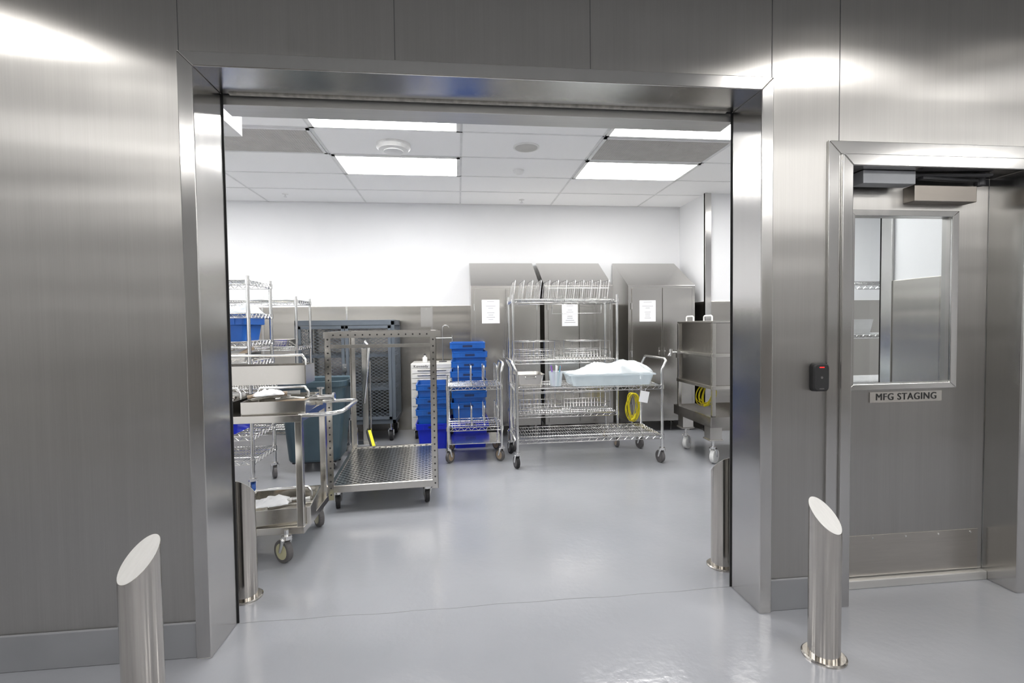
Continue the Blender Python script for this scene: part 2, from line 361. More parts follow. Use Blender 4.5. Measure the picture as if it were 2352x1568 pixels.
def vent(cx,cy):
    t=thing('air_vent','square-perforated grey return air grille in the ceiling','air vent',(cx,cy,H),group='ceiling air grilles')
    w,d=1.19,0.58
    b=B(); b.box(-w/2,w/2,-d/2,-d/2+0.025,-0.012,0); b.box(-w/2,w/2,d/2-0.025,d/2,-0.012,0); b.box(-w/2,-w/2+0.025,-d/2,d/2,-0.012,0); b.box(w/2-0.025,w/2,-d/2,d/2,-0.012,0)
    b.done('frame',M_GRID,t)
    b=B(); b.box(-w/2+0.02,w/2-0.02,-d/2+0.02,d/2-0.02,-0.003,-0.001); b.done('backing',M_VENT,t)
    b=B()
    n=56
    for i in range(n): 
        x=-w/2+0.03+(w-0.06)*i/(n-1); b.box(x-0.005,x+0.005,-d/2+0.02,d/2-0.02,-0.008,-0.005)
    for i in range(28):
        y=-d/2+0.03+(d-0.06)*i/27; b.box(-w/2+0.02,w/2-0.02,y-0.005,y+0.005,-0.009,-0.006)
    b.done('grille',M_VGRID,t)
vent(-1.78,4.475); vent(1.88,4.475)
t=thing('wireless_access_point','round white domed ceiling device with concentric rings','ceiling device',(-0.55,4.51,H))
b=B(); b.lathe([(0.15,0),(0.15,-0.03),(0.13,-0.05),(0.06,-0.06)],seg=40); b.done('housing',M_WHITEP,t)
b=B(); b.lathe([(0.085,-0.055),(0.085,-0.064),(0.02,-0.068)],seg=32); b.done('ring',M_GRID,t)
t=thing('ceiling_speaker','flat round off-white ceiling speaker grille','speaker',(0.64,4.48,H))
b=B(); b.lathe([(0.12,0),(0.12,-0.006),(0.11,-0.009)],seg=40); b.done('rim',M_WHITEP,t)
b=B(); b.lathe([(0.105,-0.008),(0.1,-0.011)],seg=40); b.done('grille',M_VGRID,t)
t=thing('smoke_detector','small white round smoke detector on the ceiling','smoke detector',(0.65,5.15,H))
b=B(); b.lathe([(0.06,0),(0.06,-0.015),(0.045,-0.035),(0.02,-0.045)],seg=30); b.done('body',M_WHITEP,t)
for (x,y) in ((-2.06,6.25),(0.84,6.35)):
    t=thing('fire_sprinkler','small chrome pendant fire sprinkler in the ceiling','sprinkler',(x,y,H),group='ceiling sprinklers')
    b=B(); b.lathe([(0.035,0),(0.035,-0.004),(0.012,-0.008)],seg=20); b.done('escutcheon',M_WHITEP,t)
    b=B(); b.lathe([(0.01,-0.005),(0.01,-0.03),(0.02,-0.032),(0.02,-0.035)],seg=16); b.done('head',M_CHROME,t)
t=thing('overhead_door_cover','white painted boxed cover beside the top of the opening','door cover',(-1.4,2.72,2.42))
b=B(); b.box(-0.3,0.25,-0.206,0.12,0,0.13); b.done('housing',M_WHITEP,t,bevel=0.003)
b=B(); b.box(-0.25,0.2,-0.206,0.1,0.13,0.15); b.done('lid',M_GRID,t)
# corridor lights
def downlight(x,y,power,ang=140,blend=0.30,size=0.10):
    t=thing('recessed_downlight','round white recessed downlight in the corridor ceiling','ceiling light',(x,y,H),group='corridor downlights')
    b=B(); b.lathe([(0.10,0),(0.10,-0.006),(0.085,-0.008)],seg=32); b.done('rim',M_WHITEP,t)
    b=B(); b.lathe([(0.08,-0.006),(0.078,-0.0095)],seg=32); b.done('lens',M_DOWN,t)
    l=bpy.data.lights.new('lamp','SPOT'); l.energy=power; l.spot_size=math.radians(ang); l.spot_blend=blend; l.shadow_soft_size=size; l.color=(1,0.98,0.95)
    o=bpy.data.objects.new('lamp',l); COL.objects.link(o); o.parent=t; o.location=(0,0,-0.02)
downlight(1.90,1.40,62); downlight(3.1,1.40,50)
downlight(-2.15,1.45,75)
for x in (-2.4,0.1,2.6,5.0): troffer('ceiling_light',x,-0.45,group='corridor ceiling light panels',mat=M_LIGHT2)
for x in (-1.2,1.4,3.8): troffer('ceiling_light',x,-1.9,group='corridor ceiling light panels',mat=M_LIGHT2)  # unseen rear row, added for bright bands in the wall steel
# ------------------------------------------------------------------ door
d=bpy.data.objects.new('door_1',None); COL.objects.link(d); d['kind']='structure'; d.location=(DL,2.30,0)
W=DR-DL
b=B()
gx0,gx1,gz0,gz1=0.145,0.695,1.055,1.912
b.box(0.004,gx0,0,0.045,0.05,2.075); b.box(gx1,W-0.004,0,0.045,0.05,2.075); b.box(gx0,gx1,0,0.045,0.05,gz0); b.box(gx0,gx1,0,0.045,gz1,2.075)
b.done('leaf',M_WSTEEL,d)
b=B()
b.prism([(gx0-0.035,gz0-0.030),(gx1+0.038,gz0-0.030),(gx1,gz0),(gx0,gz0)],'y',-0.012,0)
b.prism([(gx0-0.035,gz1+0.030),(gx1+0.038,gz1+0.030),(gx1,gz1),(gx0,gz1)],'y',-0.012,0)
b.prism([(gx0-0.035,gz0-0.030),(gx0,gz0),(gx0,gz1),(gx0-0.035,gz1+0.030)],'y',-0.012,0)
b.prism([(gx1+0.038,gz0-0.030),(gx1,gz0),(gx1,gz1),(gx1+0.038,gz1+0.030)],'y',-0.012,0)
b.done('window_frame',M_TRIM,d,bevel=0.002)
b=B(); vv=[b.bm.verts.new(p) for p in ((gx0,0.022,gz0),(gx1,0.022,gz0),(gx1,0.022,gz1),(gx0,0.022,gz1))]; b.bm.faces.new(vv); b.done('glass',M_GLASS,d)
b=B(); b.box(0.03,W-0.03,-0.003,0,0.055,0.265); b.mk(0)
for i in range(5): b.lathe([(0.005,-0.003),(0.004,-0.006)],c=(0.08+i*0.19,0,0.25),axis='y',seg=10)
b.mk(1); b.done('kick_plate',[steel('kick_plate_steel',c=(0.54,0.51,0.47),rough=0.33,aniso=0,grain=(6,120,120)),M_CHROME],d)
b=B(); b.box(0.42,0.77,-0.065,0,1.975,2.055); b.done('closer_body',M_CLOSER,d,bevel=0.003)
b=B(); b.box(0.1,0.38,-0.11,-0.04,2.045,2.108); b.done('closer_track',plain('closer_grey',(0.35,0.36,0.38),0.35,0.3),d,bevel=0.003)
b=B(); b.obox((0.62,-0.06,2.085),(0.36,0.03,0.014),(0,0,0.08)); b.obox((0.6,-0.085,2.098),(0.40,0.025,0.012),(0,0,-0.1)); b.lathe([(0.022,2.06),(0.022,2.1)],c=(0.8,-0.05,0),seg=16); b.done('closer_arm',M_DARK,d,bevel=0.002)
b=B(); b.box(DL,DR,2.27,2.37,0.0,0.045); trim(b,M_HEAD,0.004)
t=thing('door_sign','grey plate with dark lettering reading MFG STAGING','sign',(2.305,2.297,0.985))
b=B(); b.box(-0.205,0.205,-0.002,0.002,-0.027,0.027); b.done('plate',M_SIGNG,t)
text('lettering','MFG STAGING',0.050,M_BLACK,(-0.001,-0.003,0),(pi/2,0,0),t,fat=0.0022)
t=thing('card_reader','black rounded wall-mounted card reader with red light','card reader',(1.70,2.158,1.115))
b=B(); b.loft([(0,0.086,0.135,0.02),(0.022,0.082,0.131,0.02),(0.028,0.07,0.12,0.018)]); b.mk(0); b.box(-0.012,0.012,-0.055,-0.051,0.028,0.0286); b.lathe([(0.006,0.028),(0.006,0.0288)],c=(0,0.0,0),seg=16); b.mk(1); o=b.done('housing',[M_BLACK,M_GREY],t); o.rotation_euler=(pi/2,0,0)
b=B(); b.box(-0.012,0.012,-0.0290,-0.027,0.046,0.051); b.done('indicator_light',M_RED,t)
# ------------------------------------------------------------------ bollards
def bollard(x,y,h,rz,r=0.059,label='brushed stainless bollard with slanted top and floor flange'):
    t=thing('bollard',label,'bollard',(x,y,0),rz=rz,group='stainless bollards')
    b=B(); n=40; dz=r*1.0
    lo=[b.bm.verts.new((r*math.cos(2*pi*k/n),r*math.sin(2*pi*k/n),0.0)) for k in range(n)]
    hi=[b.bm.verts.new((r*math.cos(2*pi*k/n),r*math.sin(2*pi*k/n),h-dz-dz*math.cos(2*pi*k/n))) for k in range(n)]
    for k in range(n):
        fc=b.bm.faces.new([lo[k],lo[(k+1)%n],hi[(k+1)%n],hi[k]]); fc.smooth=True
    fc=b.bm.faces.new(hi)
    for e in fc.edges: e.smooth=False
    fc=b.bm.faces.new(lo[::-1])
    for e in fc.edges: e.smooth=False
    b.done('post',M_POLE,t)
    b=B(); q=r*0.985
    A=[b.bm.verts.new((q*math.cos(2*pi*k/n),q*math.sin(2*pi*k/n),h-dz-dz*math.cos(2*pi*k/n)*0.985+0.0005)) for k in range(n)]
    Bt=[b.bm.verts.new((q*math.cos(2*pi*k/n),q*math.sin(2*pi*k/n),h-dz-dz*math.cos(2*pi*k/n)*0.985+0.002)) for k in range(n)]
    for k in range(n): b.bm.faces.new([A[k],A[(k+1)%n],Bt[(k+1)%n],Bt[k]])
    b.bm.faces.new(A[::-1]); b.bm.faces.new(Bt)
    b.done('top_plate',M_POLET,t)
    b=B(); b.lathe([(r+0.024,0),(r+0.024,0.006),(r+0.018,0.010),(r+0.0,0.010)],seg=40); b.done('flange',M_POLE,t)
R_=math.radians
bollard(1.48,1.83,0.645,R_(-70)); bollard(-1.05,1.70,0.69,R_(242))
bollard(-1.11,2.61,0.62,R_(75)); bollard(1.47,2.60,0.63,R_(100))
# ------------------------------------------------------------------ parts helpers
def caster(p,x,y,top,wr=0.06,ww=0.03,rz=0.0,tire=M_BLACK,hub=M_CREAM,metal=M_CHROME):
    """caster hanging from height top, wheel on the floor"""
    c,s_=math.cos(rz),math.sin(rz); off=0.03
    b=B(); b.cyl((x,y,top),(x,y,2*wr+0.025),0.014,12); b.cyl((x,y,2*wr+0.03),(x,y,2*wr+0.008),0.028,16)
    wx,wy=x-off*s_,y+off*c
    for sd in (-1,1):
        ox,oy=c*sd*(ww/2+0.006),s_*sd*(ww/2+0.006)
        b.tube([(x+ox,y+oy,2*wr+0.012),(wx+ox,wy+oy,wr)],[0.016,0.01],6)
    b.cyl((wx-c*(ww/2+0.012),wy-s_*(ww/2+0.012),wr),(wx+c*(ww/2+0.012),wy+s_*(ww/2+0.012),wr),0.007,8)
    cs=b.done('caster',metal,p)
    def ring(r0,r1,w_,mat,name):
        b=B(); b.lathe([(r0,-w_/2),(r1*0.96,-w_/2),(r1,-w_/2+0.005),(r1,w_/2-0.005),(r1*0.96,w_/2),(r0,w_/2)],axis='x',seg=24)
        o=b.done(name,mat,cs); o.location=(wx,wy,wr); o.rotation_euler=(0,0,rz)
    ring(wr*0.5,wr,ww,tire,'wheel'); ring(0.006,wr*0.72,ww+0.004,hub,'hub')
    return cs
def wire_shelf(p,w,d,z,name='shelf',step=0.026,mat=M_CHROME,long_n=3):
    b=B(); r=0.0044
    x0,x1,y0,y1=-w/2,w/2,-d/2,d/2
    for zz in (z,z-0.034):
        b.tube([(x0,y0,zz),(x1,y0,zz),(x1,y1,zz),(x0,y1,zz)],r,6,closed=True)
    def zig(a,c_,n):
        pts=[]
        a=Vector(a); c_=Vector(c_)
        for i in range(n+1):
            q=a.lerp(c_,i/n); pts.append((q.x,q.y,z-0.034 if i%2 else z))
        b.tube(pts,0.003,4)
    nx=int(w/0.035)//2*2; ny=int(d/0.035)//2*2
    zig((x0,y0,0),(x1,y0,0),nx); zig((x0,y1,0),(x1,y1,0),nx); zig((x0,y0,0),(x0,y1,0),ny); zig((x1,y0,0),(x1,y1,0),ny)
    n=int(w/step)
    for i in range(1,n): 
        x=x0+w*i/n; b.tube([(x,y0,z+0.003),(x,y1,z+0.003)],0.0027,4,cap=False)
    for i in range(1,long_n+1):
        y=y0+d*i/(long_n+1); b.tube([(x0,y,z-0.003),(x1,y,z-0.003)],0.0032,4,cap=False)
    return b.done(name,mat,p)
def post(p,x,y,z0,z1,r=0.0135,mat=M_CHROME,collars=()):
    b=B(); b.cyl((x,y,z0),(x,y,z1),r,12)
    for z in collars: b.cyl((x,y,z-0.034),(x,y,z+0.006),r+0.006,12)
    zz=z0+0.02
    while zz<z1-0.02:
        b.cyl((x,y,zz),(x,y,zz+0.003),r+0.0008,10); zz+=0.05
    b.cyl((x,y,z1),(x,y,z1+0.006),r+0.001,10)
    return b.done('post',mat,p)
def divider(p,x,y0,y1,z,h,r=0.0034,lean=0.0,n=2,name='divider'):
    b=B(); cr=0.03; lx=lean
    def P(y,zz): return (x+lx*(zz-z),y,zz)
    pts=[P(y0,z),P(y0,z+h-cr)]+[P(y0+cr-cr*math.cos(a),z+h-cr+cr*math.sin(a)) for a in (0.4,0.8,1.2,1.57)]+[P(y1-cr+cr*math.sin(a),z+h-cr+cr*math.cos(a)) for a in (0,0.4,0.8,1.2,1.57)]+[P(y1,z)]
    b.tube(pts,r,6)
    for i in range(1,n+1):
        y=y0+(y1-y0)*i/(n+1); b.tube([P(y,z),P(y,z+h)],r*0.8,5)
    b.tube([P(y0,z+0.02),P(y1,z+0.02)],r*0.8,5)
    return b.done(name,M_CHROME,p)
# ------------------------------------------------------------------ slope top cabinets
def cabinet(x0,x1,lab):
    w_=x1-x0; t=thing('steel_cabinet',lab,'cabinet',((x0+x1)/2,5.96,0),group='slope-top steel cabinets')
    D=0.64; hF=1.86; hB=2.21
    b=B(); b.prism([(0.0,0.14),(D,0.14),(D,hB),(D-0.03,hB),(0.0,hF)],'x',-w_/2,w_/2); b.done('body',M_CAB,t,bevel=0.003)
    for sx in (-1,1):
        xa=0.004 if sx>0 else -w_/2+0.045; xb=w_/2-0.045 if sx>0 else -0.004
        b=B(); b.box(xa,xb,-0.018,-0.001,0.17,1.83); dr=b.done('door',M_CAB,t,bevel=0.003)
        hx=0.035*sx
        b=B(); b.box(hx-0.012,hx+0.012,-0.03,-0.018,0.98,1.08); b.cyl((hx-0.0,-0.045,1.03),(hx,-0.02,1.03),0.011,12); b.done('handle',M_CHROME,dr)
        for z in (0.4,1.0,1.6):
            b=B(); b.cyl(((w_/2-0.04)*sx,-0.02,z-0.04),((w_/2-0.04)*sx,-0.02,z+0.04),0.006,8); b.done('hinge',M_CHROME,dr)
    for sx in (-1,1):
        for y in (0.06,D-0.06):
            b=B(); b.cyl((sx*(w_/2-0.06),y,0),(sx*(w_/2-0.06),y,0.14),0.02,12); b.cyl((sx*(w_/2-0.06),y,0),(sx*(w_/2-0.06),y,0.01),0.03,12); b.done('leg',M_CAB,t)
cabinet(0.155,1.0,'brushed steel double-door cabinet with sloping top, paper taped on'); cabinet(1.055,1.92,'brushed steel double-door cabinet with sloping top, behind wire rack'); cabinet(2.12,3.0,'brushed steel double-door cabinet with sloping top beside wall corner')
def paper(x0,x1,z0,z1,y=5.939):
    t=thing('paper_notice','white printed notice taped to the cabinet door','paper',((x0+x1)/2,y,(z0+z1)/2),group='notices taped to cabinets')
    w_,h=(x1-x0)/2,(z1-z0)/2
    b=B(); b.box(-w_,w_,-0.001,0.001,-h,h); b.mk(0)
    for i in range(9):
        zz=h*0.85-i*h*0.19; l=w_*random.uniform(0.25,0.7)
        if i in (1,4): continue
        b.box(-l,l,-0.0018,-0.001,zz-0.003,zz+0.003)
    b.mk(1)
    b.done('sheet',[M_PAPER,M_INK],t)
paper(0.285,0.50,1.405,1.69); paper(1.27,1.47,1.36,1.63); paper(2.26,2.47,1.405,1.67)
# ------------------------------------------------------------------ mesh locker
t=thing('mesh_locker','grey-blue steel security locker with expanded mesh doors on casters','locker',(-1.33,5.95,0))
Wd,Dp,z0,z1=1.14,0.58,0.22,1.45
b=B()
for x in (-Wd/2,Wd/2-0.04):
    for y in (0.0,Dp-0.04): b.box(x,x+0.04,y,y+0.04,z0,z1)
for z in (z0,z1-0.05):
    b.box(-Wd/2,Wd/2,0,0.04,z,z+0.05); b.box(-Wd/2,Wd/2,Dp-0.04,Dp,z,z+0.05)
    b.box(-Wd/2,-Wd/2+0.04,0,Dp,z,z+0.05); b.box(Wd/2-0.04,Wd/2,0,Dp,z,z+0.05)
b.done('frame',M_LOCK,t,bevel=0.003)
b=B(); b.box(-Wd/2,Wd/2,0,Dp,z1,z1+0.012); b.done('top_panel',M_LOCK,t,bevel=0.003)
for i,z in enumerate((z0+0.02,0.62,1.02)):
    b=B(); b.box(-Wd/2+0.02,Wd/2-0.02,0.03,Dp-0.02,z,z+0.03); b.done('shelf',M_LOCK,t)
def mesh_panel(b,u0,u1,v0,v1,mk,q=0.028,r=0.0026):
    k=0.6
    for sgn in (1,-1):
        c=v0-abs(k*(u1-u0))-q; 
        while c<v1+abs(k*(u1-u0))+q:
            va=c; vb=c+sgn*k*(u1-u0)
            lo,hi=0.0,1.0; dv=vb-va
            t0=(v0-va)/dv; t1=(v1-va)/dv
            lo=max(lo,min(t0,t1)); hi=min(hi,max(t0,t1))
            if hi-lo>0.001:
                A=(u0+(u1-u0)*lo,va+dv*lo); C=(u0+(u1-u0)*hi,va+dv*hi)
                b.tube([mk(*A),mk(*C)],r,3,cap=False)
            c+=q*1.35
for (xa,xb) in ((-Wd/2+0.04,-0.006),(0.006,Wd/2-0.04)):
    b=B()
    za,zb=z0+0.055,z1-0.055
    b.box(xa,xa+0.035,-0.02,0.01,za,zb); b.box(xb-0.035,xb,-0.02,0.01,za,zb); b.box(xa,xb,-0.02,0.01,za,za+0.035); b.box(xa,xb,-0.02,0.01,zb-0.035,zb)
    dr=b.done('door',M_LOCK,t,bevel=0.002)
    b=B(); mesh_panel(b,xa+0.03,xb-0.03,za+0.03,zb-0.03,lambda u,v:(u,-0.004,v)); b.done('door_mesh',M_LOCK,dr)
for sx in (-1,1):
    b=B(); mesh_panel(b,0.04,Dp-0.04,z0+0.05,z1-0.05,lambda u,v:(sx*(Wd/2-0.01),u,v)); b.done('side_mesh',M_LOCK,t)
b=B(); b.box(-0.03,0.02,-0.04,-0.02,0.85,0.95); b.cyl((-0.005,-0.06,0.9),(-0.005,-0.03,0.9),0.012,12); b.done('latch',M_CHROME,t)
for x in (-0.5,0.5):
    for y in (0.07,0.5): caster(t,x,y,z0,wr=0.065,ww=0.04,hub=M_GREY)
# ------------------------------------------------------------------ tool cabinet
t=thing('tool_cabinet','white steel roller tool cabinet with stacked drawers and side handle','tool cabinet',(-0.33,6.0,0))
b=B(); b.box(-0.25,0.25,0,0.44,0.13,0.93); b.done('body',M_TOOL,t,bevel=0.006)
zz=0.86
b=B(); b.box(-0.235,0.235,-0.008,0,0.87,0.92); hd=b.done('header',M_TOOL,t,bevel=0.003)
text('lettering','Kennedy',0.045,M_BLACK,(-0.13,-0.009,0.895),(pi/2,0,0),t,fat=0.0014)
for h in (0.055,0.055,0.055,0.075,0.1,0.1,0.125,0.125):
    b=B(); b.box(-0.235,0.235,-0.015,0,zz-h+0.006,zz); dr=b.done('drawer',M_TOOL,t,bevel=0.003)
    b=B(); b.box(-0.17,0.17,-0.024,-0.015,zz-0.018,zz-0.010); b.done('handle',M_CHROME,dr)
    zz-=h+0.003
b=B(); b.tube([(0.25,0.05,0.8),(0.31,0.05,0.8),(0.31,0.39,0.8),(0.25,0.39,0.8)],0.009,8); b.done('side_handle',M_CHROME,t)
for x in (-0.2,0.2):
    for y in (0.06,0.38): caster(t,x,y,0.14,wr=0.05,ww=0.03,hub=plain('blue_hub',(0.02,0.1,0.4),0.4))
t=thing('spray_bottle','small white bottle standing on the tool cabinet','bottle',(-0.42,6.15,0.93))
b=B(); b.lathe([(0.025,0),(0.03,0.005),(0.03,0.06),(0.012,0.075),(0.012,0.09)]); b.done('body',M_WHITEP,t)
b=B(); b.lathe([(0.014,0.09),(0.014,0.105),(0.006,0.11)]); b.done('cap',M_DARK,t)
t=thing('coil_stand','thin chrome rod stand with hook on the tool cabinet','stand',(-0.2,6.2,0.93))
b=B(); b.cyl((0,0,0),(0,0,0.44),0.006,8); b.tube(arc((0.04,0,0.42),0.04,pi,0.2,10),0.005,6); b.cyl((-0.1,0,0.3),(0.12,0,0.3),0.005,6); b.cyl((0.12,0,0.22),(0.12,0,0.33),0.01,8); b.done('rod',M_CHROME,t)
b=B(); b.lathe([(0.05,0),(0.05,0.01),(0.01,0.015)]); b.done('foot',M_DARK,t)
t=thing('wall_plate','stainless blank cover plate on the steel wainscot','wall plate',(-0.42,6.614,1.5))
b=B(); b.box(-0.075,0.075,-0.012,0,-0.13,0.13); b.mk(0); b.box(-0.005,0.005,-0.014,-0.012,0.1,0.11); b.box(-0.005,0.005,-0.014,-0.012,-0.11,-0.1); b.mk(1); b.done('plate',[M_TRIM,M_CHROME],t)
# ------------------------------------------------------------------ totes
def tote(x,y,z,w_=0.40,d_=0.46,h=0.30,mat=M_BLUE,rz=0,group='nested blue plastic totes',label='blue plastic tote nested in a stack'):
    t=thing('plastic_tote',label,'tote',(x,y,z),rz=rz,group=group)
    b=B(); k=0.80
    b.loft([(0.0,w_*k,d_*k,0.03),(h-0.07,w_*(k+(0.93-k)*(h-0.07)/h),d_*(k+(0.93-k)*(h-0.07)/h),0.03),(h-0.065,w_*0.985,d_*0.985,0.03),(h-0.012,w_*0.985,d_*0.985,0.03),(h-0.01,w_,d_,0.03),(h,w_,d_,0.03),(h,w_*0.93,d_*0.93,0.025),(0.008,w_*k*0.96,d_*k*0.96,0.025)])
    for i in range(-3,4):
        if i==0: continue
        xx=i*w_*0.14; b.box(xx-0.003,xx+0.003,-d_*0.5-0.003,-d_*0.49,h-0.06,h-0.008)
    b.mk(0)
    b.box(-0.06,0.06,-d_*0.4935-0.002,-d_*0.4935+0.006,h-0.05,h-0.025); b.mk(1)
    b.done('body',[mat,M_SLOT],t)
    return t
tops=[0.31,0.52,0.64,0.76,0.87,0.98,1.09,1.19]
tote(0.11,5.70,0.0,w_=0.43,h=0.31,mat=M_BLUE2,label='bright blue plastic tote at the bottom of a stack',rz=0.03)
for i,tp in enumerate(tops[1:]): tote(0.11+0.008*((i%3)-1),5.70,tp-0.30,rz=0.02*((i*7)%3-1))
tote(-0.30,5.72,0.0,w_=0.385,h=0.29,mat=M_BLUE2,label='bright blue plastic tote at the bottom of a stack')
for i,tp in enumerate((0.45,0.58,0.73)): tote(-0.30,5.72,tp-0.29,w_=0.375,h=0.29,rz=0.02*(i-1))
# ------------------------------------------------------------------ tall wire shelf
t=thing('wire_shelving_cart','tall chrome wire shelving cart with file dividers, in front of cabinets','wire shelf',(1.17,5.50,0))
w_,d_=1.18,0.46
for z in (0.40,0.99,1.655): wire_shelf(t,w_,d_,z)
for sx in (-1,1):
    for sy in (-1,1):
        post(t,sx*(w_/2-0.01),sy*(d_/2-0.01),0.15,1.70,collars=(0.4,0.99,1.655)); caster(t,sx*(w_/2-0.01),sy*(d_/2-0.01),0.16,wr=0.062,tire=M_GREY,hub=M_TAN)
for i in range(12): 
    x=-0.57+i*0.095
    divider(t,x,-0.2,0.2,1.66,0.21,n=3,lean=0.12,r=0.0042)
b=B(); b.tube([(-0.15,-0.22,1.60),(-0.15,-0.22,1.50),(0.4,-0.22,1.50),(0.4,-0.22,1.60)],0.004,6); b.done('hanging_rail',M_CHROME,t)
for zb,hh in ((0.995,0.2),(0.405,0.22)):
  for (xa,xb) in ((-0.55,-0.05),(0.06,0.5)):
    b=B()
    for z in (zb+0.05,zb+0.10,zb+hh): b.tube([(xa,-0.2,z),(xb,-0.2,z),(xb,0.16,z),(xa,0.16,z)],0.0035,5,closed=True)
    n=12
    for i in range(n+1):
        x=xa+(xb-xa)*i/n; b.cyl((x,-0.2,zb),(x,-0.2,zb+hh if i%3==0 else zb+0.1),0.0028,4); b.cyl((x,0.16,zb),(x,0.16,zb+hh if i%3==0 else zb+0.1),0.0028,4)
        b.tube([(x,-0.2,zb),(x,0.16,zb)],0.0028,4)
    b.done('wire_basket',M_CHROME,t)
# ------------------------------------------------------------------ low wire cart
def end_handle(p,x,y0,y1,z0,z1,out):
    b=B(); r=0.06
    pts=[(x,y0,z0),(x,y0,z1-0.10),(x+out,y0+0.0,z1-0.02),(x+out,y0+0.03,z1)]+[(x+out,y1-0.03,z1),(x+out,y1,z1-0.02),(x,y1,z1-0.10),(x,y1,z0)]
    b.tube(pts,0.0135,12); return b.done('handle',M_CHROME,p)
t=thing('wire_utility_cart','low chrome two-shelf wire utility cart with end handles','wire cart',(1.265,4.90,0))
w_,d_=1.46,0.58
for z in (0.28,0.77): wire_shelf(t,w_,d_,z)
for sx in (-1,1):
    for sy in (-1,1):
        post(t,sx*(w_/2-0.01),sy*(d_/2-0.01),0.16,0.86,collars=(0.28,0.77)); caster(t,sx*(w_/2-0.01),sy*(d_/2-0.01),0.17,wr=0.062,tire=M_GREY if sx>0 else M_BLACK,hub=M_GREY,rz=0.25)
    end_handle(t,sx*(w_/2-0.01),-(d_/2-0.01),(d_/2-0.01),0.86,1.03,sx*0.04)
t=thing('wire_divider_cart','small chrome wire cart with upright dividers beside blue totes','wire cart',(0.15,5.15,0))
w_,d_=0.56,0.48
for z in (0.36,0.77): wire_shelf(t,w_,d_,z)
for sx in (-1,1):
    for sy in (-1,1):
        post(t,sx*(w_/2-0.01),sy*(d_/2-0.01),0.17,0.84,collars=(0.36,0.77)); caster(t,sx*(w_/2-0.01),sy*(d_/2-0.01),0.18,wr=0.062,tire=M_GREY,hub=M_TAN,rz=0.6*sx)
end_handle(t,w_/2-0.01,-(d_/2-0.01),(d_/2-0.01),0.84,1.0,0.02)
for z,h in ((0.365,0.2),(0.775,0.2)):
    for i in range(4): divider(t,-0.16+i*0.13,-0.2,0.2,z,h,r=0.005,n=1)
b=B(); b.box(-w_/2,w_/2,-d_/2,d_/2,0.19,0.196); b.done('bottom_tray',M_CHROME,t)
# items on the low cart
t=thing('storage_bin','shallow translucent plastic bin resting on the wire cart','plastic bin',(1.50,4.84,0.776))
b=B(); b.loft([(0.0,0.78,0.36,0.04),(0.10,0.84,0.42,0.05),(0.102,0.88,0.46,0.05),(0.112,0.88,0.46,0.05),(0.112,0.83,0.41,0.05),(0.006,0.76,0.34,0.04)]); b.done('body',M_CLEAR,t)
def crumple(name,label,cat,loc,w_,d_,h,mat=M_FILM,seed=1,rz=0,nx=40,ny=26,slope=0.25,power=3,base=0.15,thick=0.002):
    rnd=random.Random(seed); b=B(); ph_=[(rnd.uniform(-12,12),rnd.uniform(-12,12),rnd.uniform(0,6.3)) for _ in range(7)]
    V=[]
    for j in range(ny+1):
        row=[]
        for i in range(nx+1):
            u=i/nx*2-1; v=j/ny*2-1
            env=max(0,(1-abs(u)**power))*max(0,(1-abs(v)**power))
            ridge=sum(1-abs(math.sin(a*u*0.6+c*v*0.6+p_)) for a,c,p_ in ph_[:6])/6
            zz=env*h*(base+slope*u+1.1*ridge)+rnd.uniform(-1,1)*h*0.03*env
            e=1+0.08*math.sin(5*v+ph_[0][2])+0.04*math.sin(11*v); e2=1+0.08*math.sin(4*u+ph_[1][2])+0.04*math.sin(13*u)
            row.append(b.bm.verts.new((u*w_/2*e,v*d_/2*e2,max(0.001,zz))))
        V.append(row)
    for j in range(ny):
        for i in range(nx): b.bm.faces.new([V[j][i],V[j][i+1],V[j+1][i+1],V[j+1][i]])
    for fc in b.bm.faces: fc.smooth=True
    o=b.done(name,mat); o.location=loc; o.rotation_euler=(0,0,rz)
    m=o.modifiers.new('solid','SOLIDIFY'); m.thickness=thick
    meta(o,label,cat); return o
crumple('plastic_bag','wrinkled translucent plastic bag lying across the storage bin','plastic bag',(1.50,4.84,0.892),0.84,0.42,0.12,seed=4,slope=0.5,nx=60,ny=34,power=5)
t=thing('steel_pan','rectangular stainless pan on the wire cart','pan',(0.68,4.82,0.776))
b=B(); b.loft([(0,0.24,0.3,0.03),(0.12,0.27,0.34,0.04),(0.122,0.29,0.36,0.04),(0.126,0.29,0.36,0.04),(0.126,0.265,0.335,0.04),(0.006,0.23,0.29,0.03)]); b.done('body',M_CART,t)
b=B(); b.tube([(-0.05,-0.18,0.11),(-0.05,-0.2,0.09),(0.05,-0.2,0.09),(0.05,-0.18,0.11)],0.004,6); b.done('handle',M_CHROME,t)
t=thing('marker_cup','clear plastic cup filled with pens and brushes on the cart','cup',(0.95,4.76,0.776))
b=B(); b.lathe([(0.055,0),(0.07,0.14),(0.074,0.142),(0.066,0.142),(0.05,0.005)]); b.done('cup',M_CLEAR,t)
for i,(a,c) in enumerate(((0.1,(0.6,0.05,0.1)),(1.3,(0.8,0.8,0.8)),(2.4,(0.1,0.2,0.6)),(3.6,(0.3,0.1,0.5)),(4.8,(0.8,0.82,0.8)),(5.6,(0.1,0.4,0.5)))):
    b=B(); b.cyl((0.02*math.cos(a),0.02*math.sin(a),0.01),(0.055*math.cos(a),0.055*math.sin(a),0.2),0.006,8)
    o=b.done('pen',plain('pen_colour',c,0.4)); o.parent=t
t=thing('paper_tag','white paper tag hanging from the wire cart shelf','tag',(1.80,4.598,0.70),tilt=(0,0.2))
b=B(); b.box(-0.045,0.045,-0.001,0.001,-0.09,0.02); b.done('sheet',M_PAPER,t)
